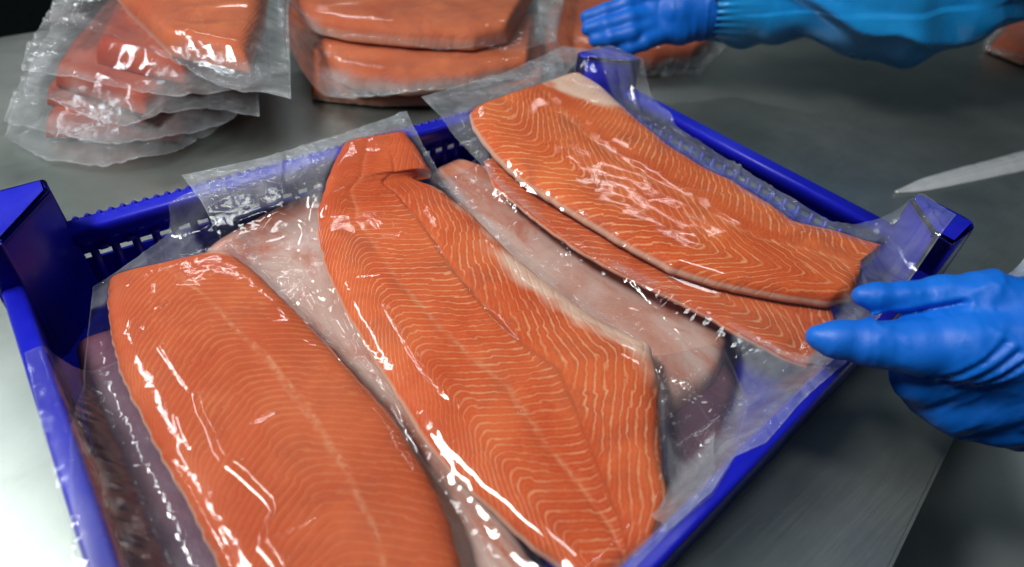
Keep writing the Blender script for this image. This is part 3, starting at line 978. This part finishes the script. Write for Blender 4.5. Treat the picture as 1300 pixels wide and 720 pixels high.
for k, (zf, fl, fr, tp, rt, bt, lf, lab) in enumerate(LS):
    e = pack('vacuum_packed_fillet', *bt[1], zf, lab, G_L)
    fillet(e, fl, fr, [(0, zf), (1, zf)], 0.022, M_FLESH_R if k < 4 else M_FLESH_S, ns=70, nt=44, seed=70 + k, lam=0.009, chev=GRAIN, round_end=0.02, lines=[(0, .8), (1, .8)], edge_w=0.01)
    film(e, tp, rt, bt, lf, zf + 0.004, M_FILM_BACK, step=0.0034, floor=zf + 0.003, seed=260 + 9 * k, a_on=0.0007, a_off=0.0035, pull=2e-5, iters=70,
         seals=(), wave=0.005, droop=0.005 if k else 0.0, lift=0.0012, wscale=0.6, haze_on=0.14 if k < 4 else 0.04, haze_off=0.85, folds=40)
CS = [
    (0.003, [(395, 118), (480, 128), (600, 126), (690, 112)], [(395, 60), (480, 60), (600, 60), (690, 60)],
     [(372, 50), (700, 50)], [(700, 50), (705, 90), (700, 124)], [(376, 128), (480, 136), (600, 132), (700, 124)], [(372, 50), (374, 90), (376, 128)],
     'bottom pack of the pile behind the tray, mostly in shade'),
    (0.024, [(420, 92), (450, 108), (520, 114), (600, 106), (672, 90)], [(390, 30), (440, 30), (520, 30), (600, 25), (680, 25)],
     [(362, 20), (700, 20)], [(700, 20), (712, 60), (716, 88)], [(372, 122), (450, 128), (560, 122), (660, 104), (716, 88)], [(362, 20), (362, 70), (372, 122)],
     'middle pack of the pile behind the tray, with white film at its left end'),
    (0.052, [(366, 26), (440, 44), (520, 52), (600, 56), (645, 46)], [(372, -30), (440, -34), (520, -38), (600, -40), (690, -30)],
     [(352, -40), (720, -50)], [(720, -50), (716, 0), (705, 52)], [(362, 42), (450, 52), (560, 66), (640, 62), (705, 52)], [(352, -40), (356, 0), (362, 42)],
     'top pack of the pile behind the tray, long orange side facing the tray')]
for k, (zf, fl, fr, tp, rt, bt, lf, lab) in enumerate(CS):
    e = pack('vacuum_packed_fillet', *bt[1], zf, lab, G_C)
    fillet(e, fl, fr, [(0, zf), (1, zf)], 0.024, M_FLESH_S, ns=90, nt=44, seed=80 + k, lam=0.012, chev=GRAIN, round_end=0.012, lines=[(0, .9), (1, .9)],
           edge_w=0.01, plump=0.28)
    film(e, tp, rt, bt, lf, zf + 0.006, M_FILM_BACK, step=0.0034, floor=zf + 0.004, seed=320 + 9 * k, a_on=0.0008, a_off=0.0028, pull=2e-5, iters=70,
         seals=(), wave=0.005, droop=0.004 if k else 0.0, lift=0.0012, wscale=0.6, haze_on=0.06, folds=60)
FS = [
    (0.003, [(690, 70), (740, 78), (800, 60)], [(690, -20), (760, -20), (830, -20)], [(670, -30), (850, -30)], [(850, -30), (840, 40), (830, 80)],
     [(680, 84), (760, 92), (830, 80)], [(670, -30), (676, 30), (680, 84)], 'dark pack lying behind the blue gloved finger tips'),
    (0.003, [(792, 78), (830, 84), (878, 76), (900, 60)], [(790, 20), (830, 20), (880, 20), (920, 20)],
     [(770, 10), (945, 10)], [(945, 10), (930, 50), (890, 96)], [(782, 84), (820, 100), (890, 96)], [(770, 10), (776, 50), (782, 84)],
     'small pack with crumpled film lying below the gloved wrist'),
    (0.003, [(1256, 58), (1300, 76), (1380, 90)], [(1280, 30), (1330, 20), (1400, 10)],
     [(1260, 20), (1420, 0)], [(1420, 0), (1410, 60), (1400, 100)], [(1248, 62), (1310, 84), (1400, 100)], [(1248, 62), (1252, 40), (1260, 20)],
     'orange fillet pack at the upper right beyond the blue sleeve')]
for k, (zf, fl, fr, tp, rt, bt, lf, lab) in enumerate(FS):
    e = pack('vacuum_packed_fillet', *bt[1], zf, lab, G_F)
    fillet(e, fl, fr, [(0, zf), (1, zf)], 0.026, M_FLESH_S, ns=60, nt=40, seed=90 + k, lam=0.012, lines=[(0, .3), (1, .3)], edge_w=0.01)
    film(e, tp, rt, bt, lf, zf + 0.006, M_FILM_BACK, step=0.0034, floor=zf + 0.002, seed=380 + 9 * k, a_on=0.0012, a_off=0.005, pull=2e-5, iters=60,
         seals=(), wave=0.004, lift=0.0012, wscale=0.6, haze_on=0.06, folds=60)


# ------------------------------------------------------------------ hands: one smooth surface from tapered limbs
def capsule_sdf(P, a, b, ra, rb):
    d = b - a
    k = np.clip(((P - a) @ d) / max(d @ d, 1e-12), 0, 1)
    return np.linalg.norm(P - a - k[:, None] * d, axis=1) - (ra + (rb - ra) * k)


def surface_nets(vals, origin, h):
    s = vals < 0
    nx, ny, nz = vals.shape
    acc = np.zeros((nx - 1, ny - 1, nz - 1, 3))
    cnt = np.zeros((nx - 1, ny - 1, nz - 1))
    idx = np.indices((nx - 1, ny - 1, nz - 1)).transpose(1, 2, 3, 0).astype(float)
    corners = [(i, j, k) for i in (0, 1) for j in (0, 1) for k in (0, 1)]

    def sl(c):
        return tuple(slice(c[a], vals.shape[a] - 1 + c[a]) for a in range(3))
    for c in corners:
        for ax in range(3):
            if c[ax]:
                continue
            e = list(c)
            e[ax] = 1
            v0, v1 = vals[sl(c)], vals[sl(e)]
            m = (v0 < 0) != (v1 < 0)
            k = np.where(m, v0 / np.where(m, v0 - v1, 1), 0)
            p = np.zeros(acc.shape)
            for q in range(3):
                p[..., q] = c[q]
            p[..., ax] = k
            acc += p * m[..., None]
            cnt += m
    act = cnt > 0
    vid = np.full(cnt.shape, -1)
    vid[act] = np.arange(act.sum())
    V = (idx[act] + acc[act] / cnt[act][:, None]) * h + origin
    F = []
    for ax in range(3):
        o1, o2 = [(1, 2), (2, 0), (0, 1)][ax]
        sa = [slice(None)] * 3
        sb = [slice(None)] * 3
        sa[ax], sb[ax] = slice(0, -1), slice(1, None)
        m = s[tuple(sa)] != s[tuple(sb)]
        inside = s[tuple(sa)]
        I = np.argwhere(m)
        I = I[(I[:, o1] > 0) & (I[:, o2] > 0) & (I[:, o1] < vals.shape[o1] - 1) & (I[:, o2] < vals.shape[o2] - 1)]
        e1, e2 = np.eye(3, dtype=int)[o1], np.eye(3, dtype=int)[o2]
        g = lambda J: vid[J[:, 0], J[:, 1], J[:, 2]]
        Q = np.stack([g(I), g(I - e1), g(I - e1 - e2), g(I - e2)], -1)
        ins = inside[I[:, 0], I[:, 1], I[:, 2]]
        Q[~ins] = Q[~ins][:, ::-1]
        F.append(Q[(Q >= 0).all(1)])
    return V, np.concatenate(F)


def limb_mesh(chains, h, blend, wrinkles=None):
    """chains: lists of (point, radius); blend: smooth-union width"""
    pts = np.array([p for ch in chains for p, r in ch])
    rs = max(r for ch in chains for p, r in ch)
    lo, hi = pts.min(0) - rs - 3 * h, pts.max(0) + rs + 3 * h
    n = np.ceil((hi - lo) / h).astype(int) + 1
    axes = [lo[k] + np.arange(n[k]) * h for k in range(3)]
    P = np.stack(np.meshgrid(*axes, indexing='ij'), -1).reshape(-1, 3)
    d = np.full(len(P), 1e3)
    for ch in chains:
        dc = np.full(len(P), 1e3)
        for (a, ra), (b, rb) in zip(ch[:-1], ch[1:]):
            dn = capsule_sdf(P, np.asarray(a), np.asarray(b), ra, rb)
            kk = np.clip(0.5 + 0.5 * (dc - dn) / (blend * 0.8), 0, 1)
            dc = dc * (1 - kk) + dn * kk - blend * 0.8 * kk * (1 - kk)
        k = np.clip(0.5 + 0.5 * (d - dc) / blend, 0, 1)
        d = d * (1 - k) + dc * k - blend * k * (1 - k)
    if wrinkles is not None:
        near = np.abs(d) < 4 * h
        d[near] += wrinkles(P[near])
    V, F = surface_nets(d.reshape(n), lo, h)
    return V, F


def laplace(V, F, it=2):
    e = np.concatenate([F[:, [0, 1]], F[:, [1, 2]], F[:, [2, 3]], F[:, [3, 0]]])
    for _ in range(it):
        acc = np.zeros_like(V)
        cnt = np.zeros(len(V))
        for a, b in ((0, 1), (1, 0)):
            np.add.at(acc, e[:, a], V[e[:, b]])
            np.add.at(cnt, e[:, a], 1)
        V = 0.5 * V + 0.5 * acc / np.maximum(cnt, 1)[:, None]
    return V


def chain(*pts):
    """(px, py, depth, radius in photo pixels) -> points in space with metric radii"""
    return [(atd(x, y, d), r * d / F_PX) for x, y, d, r in pts]


# near worker: left hand pinching the film at the right of the tray
near_p = empty('person', tuple(atd(1330, 450, 0.40)))
tag(near_p, 'near worker in pale coat whose blue gloved finger and thumb pinch the film', 'person')
chains = [
    chain((1038, 428, .372, 15), (1062, 431, .370, 23), (1108, 436, .366, 29), (1165, 441, .360, 33), (1225, 440, .354, 42), (1290, 440, .352, 56)),   # index
    chain((1094, 375, .372, 13), (1112, 377, .371, 17), (1150, 379, .369, 20), (1195, 375, .366, 24), (1250, 383, .362, 38), (1310, 410, .358, 60)),   # thumb
    chain((1290, 470, .362, 40), (1215, 474, .372, 33), (1166, 480, .382, 30), (1180, 500, .396, 27), (1230, 500, .402, 24)),                          # middle
    chain((1310, 500, .364, 40), (1245, 508, .376, 34), (1208, 516, .386, 31), (1226, 530, .398, 27), (1270, 524, .404, 24)),                          # ring
    chain((1330, 520, .366, 40), (1290, 532, .378, 32), (1266, 536, .386, 28), (1290, 546, .396, 24), (1320, 540, .402, 21)),                          # little
    chain((1280, 440, .368, 66), (1330, 450, .366, 92), (1390, 460, .368, 92)),                                                                        # palm
    chain((1330, 400, .362, 50), (1390, 430, .364, 80), (1480, 460, .370, 84)),                                                                        # wrist
]


def glove_wrinkles(P):
    u = P @ RIGHT
    v = P @ DOWN
    w = ridged(u * 70 + v * 50, (v - u * 0.3) * 22, 501)
    fade = np.clip((u - (atd(1150, 430, .366) @ RIGHT)) / 0.03, 0.05, 1)
    a = -0.0011 * w * fade + 0.0006 * (noise2(u * 120, v * 120, 503) - 0.5)
    for (x0, y0, x1, y1), amp in (((1190, 478, 1235, 430), 1), ((1206, 486, 1248, 440), 1), ((1222, 490, 1256, 452), .8), ((1120, 408, 1215, 384), 1.2),
                                  ((1240, 470, 1275, 430), .7)):
        p0, p1 = atd(x0, y0, .358), atd(x1, y1, .358)
        q0, q1 = np.array((p0 @ RIGHT, p0 @ DOWN)), np.array((p1 @ RIGHT, p1 @ DOWN))
        dd = seg_dist(u, v, [q0, q1])
        a = a + amp * (0.0016 * np.exp(-(dd / 0.0013) ** 2) - 0.0008 * np.exp(-((dd - 0.003) / 0.0016) ** 2))
    a = a - 0.0005 * ridged(u * 190 + noise2(u * 40, v * 40, 507) * 2, v * 45, 505)
    return a


V, F = limb_mesh(chains, 0.0013, 0.006, glove_wrinkles)
V = laplace(V, F, 2)
mesh_obj('glove', V, F, M_GLOVE, near_p)


def tube(path, radii, nseg, fold=None, steps=60, flat=1.0):
    """a cloth tube along a path of points; fold(s, angle) gives the change of radius"""
    P = resample(np.array(path), steps, 3)
    s = np.linspace(0, 1, steps)
    R = np.interp(s, np.linspace(0, 1, len(radii)), radii)
    tan = np.gradient(P, axis=0)
    tan /= np.linalg.norm(tan, axis=1, keepdims=True)
    up = np.array((0, 0, 1.0))
    n1 = np.cross(tan, up)
    n1 /= np.linalg.norm(n1, axis=1, keepdims=True)
    n2 = np.cross(n1, tan)
    an = np.linspace(0, 2 * math.pi, nseg, endpoint=False)
    S, A = np.meshgrid(s, an, indexing='ij')
    rad = R[:, None] + (fold(S, A, R[:, None]) if fold else 0)
    V = P[:, None] + n1[:, None] * (np.cos(A) * rad)[..., None] + n2[:, None] * (np.sin(A) * rad * flat)[..., None]
    return V.reshape(-1, 3), grid_faces(steps, nseg, wrap=True)


V, F = tube([atd(1340, 395, .372), atd(1400, 430, .375), atd(1520, 470, .385)], [.054, .058, .066], 64,
            lambda S, A, R: 0.004 * (noise2(S * 9, np.cos(A) * 3 + 3, 611) - 0.5) + 0.003 * np.sin(A * 9) * np.clip(1 - S * 6, 0, 1), 40)
mesh_obj('sleeve', V, F, M_COAT, near_p)
# the coat front below the table edge
nz, na = 50, 60
zz = np.linspace(-0.55, 0.0, nz)
cx, cy = atd(1420, 640, 0.72)[:2]
Zc, Ac = np.meshgrid(zz, np.linspace(math.pi * 0.35, math.pi * 1.35, na), indexing='ij')
rr = 0.125 + 0.55 * np.clip(-Zc, 0, 0.13) + 0.010 * np.sin(Ac * 7 + Zc * 14) + 0.012 * (noise2(Ac * 3, Zc * 9, 622) - 0.5)
V = np.stack([cx + rr * np.cos(Ac), cy + rr * np.sin(Ac), Zc], -1).reshape(-1, 3)
mesh_obj('coat', V, grid_faces(nz, na), M_COAT, near_p)

# far worker: arm in a blue plastic sleeve reaching over the back packs
far_p = empty('person', tuple(atd(1000, 0, 0.80)))
tag(far_p, 'far worker reaching in from the right with a blue plastic sleeve and blue glove', 'person')
D = 0.80
chains = [
    chain((745, 22, D, 8.5), (768, 15, D - .006, 10), (795, 6, D - .012, 11), (832, 4, D, 15)),
    chain((746, 37, D, 8.5), (770, 32, D - .010, 10), (800, 24, D - .016, 11), (838, 18, D, 15)),
    chain((756, 51, D, 8.5), (776, 48, D - .010, 10), (802, 42, D - .016, 11), (838, 30, D, 15)),
    chain((782, 62, D, 8), (800, 61, D - .008, 9), (818, 54, D - .012, 10), (845, 40, D, 14)),
    chain((790, -12, D - .02, 8), (815, -14, D - .02, 10), (850, -2, D - .01, 14)),
    chain((832, 12, D, 22), (860, 14, D, 33), (893, 10, D, 37), (925, 8, D, 36)),
    chain((835, 38, D, 14), (862, 34, D, 22), (890, 20, D, 30)),
]


def far_wrinkles(P):
    u, v = P @ RIGHT, P @ DOWN
    f = np.clip((u - (atd(830, 10, D) @ RIGHT)) / 0.03, 0.1, 1)
    return -0.0014 * f * ridged(u * 75 - v * 20, v * 16, 701) + 0.0006 * (noise2(u * 90, v * 90, 703) - 0.5)


V, F = limb_mesh(chains, 0.0017, 0.005, far_wrinkles)
V = laplace(V, F, 1)
mesh_obj('glove', V, F, M_GLOVE, far_p)


def sleeve_fold(S, A, R):
    ruff = 0.0022 * np.sin(A * 26 + 3 * np.sin(A * 3)) * np.exp(-S * 45)
    big = 0.018 * (noise2(S * 5.0 + A * 0.4, np.cos(A) * 1.0 + 4, 711) - 0.5)
    diag = 0.013 * np.sin(S * 15 + 1.6 * np.sin(A + 0.8) + 2.0 * noise2(S * 4, np.sin(A) + 3, 713)) ** 3
    small = 0.003 * (noise2(S * 16 + A * 0.7, np.cos(A) * 2 + 6, 717) - 0.5)
    diag = diag + 0.012 * ridged(S * 4.2 + 0.4 * np.sin(A + 1), np.sin(A) * 0.8 + S * 2 + 5, 719)
    return ruff + (big + diag + small) * np.clip(S * 8, 0.05, 1)


px_m = D / F_PX
V, F = tube([atd(898, 4, D), atd(960, 0, D), atd(1080, -6, D - .01), atd(1200, -22, D - .01), atd(1330, -62, D), atd(1460, -100, D)],
            [42 * px_m, 60 * px_m, 76 * px_m, 84 * px_m, 86 * px_m, 88 * px_m, 90 * px_m], 200, sleeve_fold, 170)
mesh_obj('sleeve', V, F, M_SLEEVE, far_p)
V, F = tube([atd(890, 7, D), atd(901, 6, D)], [38.5 * px_m, 39.5 * px_m], 48, None, 6)
mesh_obj('cuff_elastic_shade', V, F, M_ELASTIC_SHADE, far_p)  # elastic band, dark blue to paint the shade in the cuff gap

# white plastic strip lying across the table at the right
su = np.array([at(x, y, 0.004)[:2] for x, y in [(1137, 241), (1168, 226), (1205, 215), (1255, 202), (1310, 187), (1380, 175)]])
sd = np.array([at(x, y, 0.004)[:2] for x, y in [(1139, 243), (1172, 241), (1210, 234), (1258, 224), (1312, 213), (1385, 205)]])
su, sd = resample(su, 90, 3), resample(sd, 90, 3)
tv = np.linspace(0, 1, 26)
XY = su[:, None] * (1 - tv[None, :, None]) + sd[:, None] * tv[None, :, None]
hh = 0.002 + 0.010 * np.sin(tv * math.pi)[None] * np.linspace(0.1, 1, 90)[:, None]
hh = hh + 0.004 * np.exp(-((tv[None] - 0.55) / 0.08) ** 2) * np.linspace(0.2, 1, 90)[:, None] + 0.0008 * noise2(XY[..., 0] * 90, XY[..., 1] * 90, 803)
topv = np.concatenate([XY, hh[..., None]], -1).reshape(-1, 3)
botv = np.concatenate([XY, np.full_like(hh, 0.0006)[..., None]], -1).reshape(-1, 3)
n = len(topv)
ft = grid_faces(90, 26)
ring = np.concatenate([np.arange(26), np.arange(1, 90) * 26 + 25, 89 * 26 + np.arange(24, -1, -1), np.arange(88, 0, -1) * 26])
r2 = np.roll(ring, -1)
so = mesh_obj('plastic_strip', np.concatenate([topv, botv]), np.concatenate([ft[:, ::-1], ft + n, np.stack([ring, ring + n, r2 + n, r2], -1)]), M_STRIP)
tag(so, 'white pointed plastic strip lying on the table beyond the right tray corner', 'plastic strip')

# consistent outward normals on the closed meshes
for o in list(COL.objects):
    if o.type == 'MESH' and len(o.data.polygons) < 60000 and o.name.split('.')[0] in ('rim', 'corner_post', 'plastic_strip', 'wall_band', 'sleeve', 'glove', 'fillet'):
        bm = bmesh.new()
        bm.from_mesh(o.data)
        bmesh.ops.recalc_face_normals(bm, faces=bm.faces[:])
        bm.to_mesh(o.data)
        bm.free()
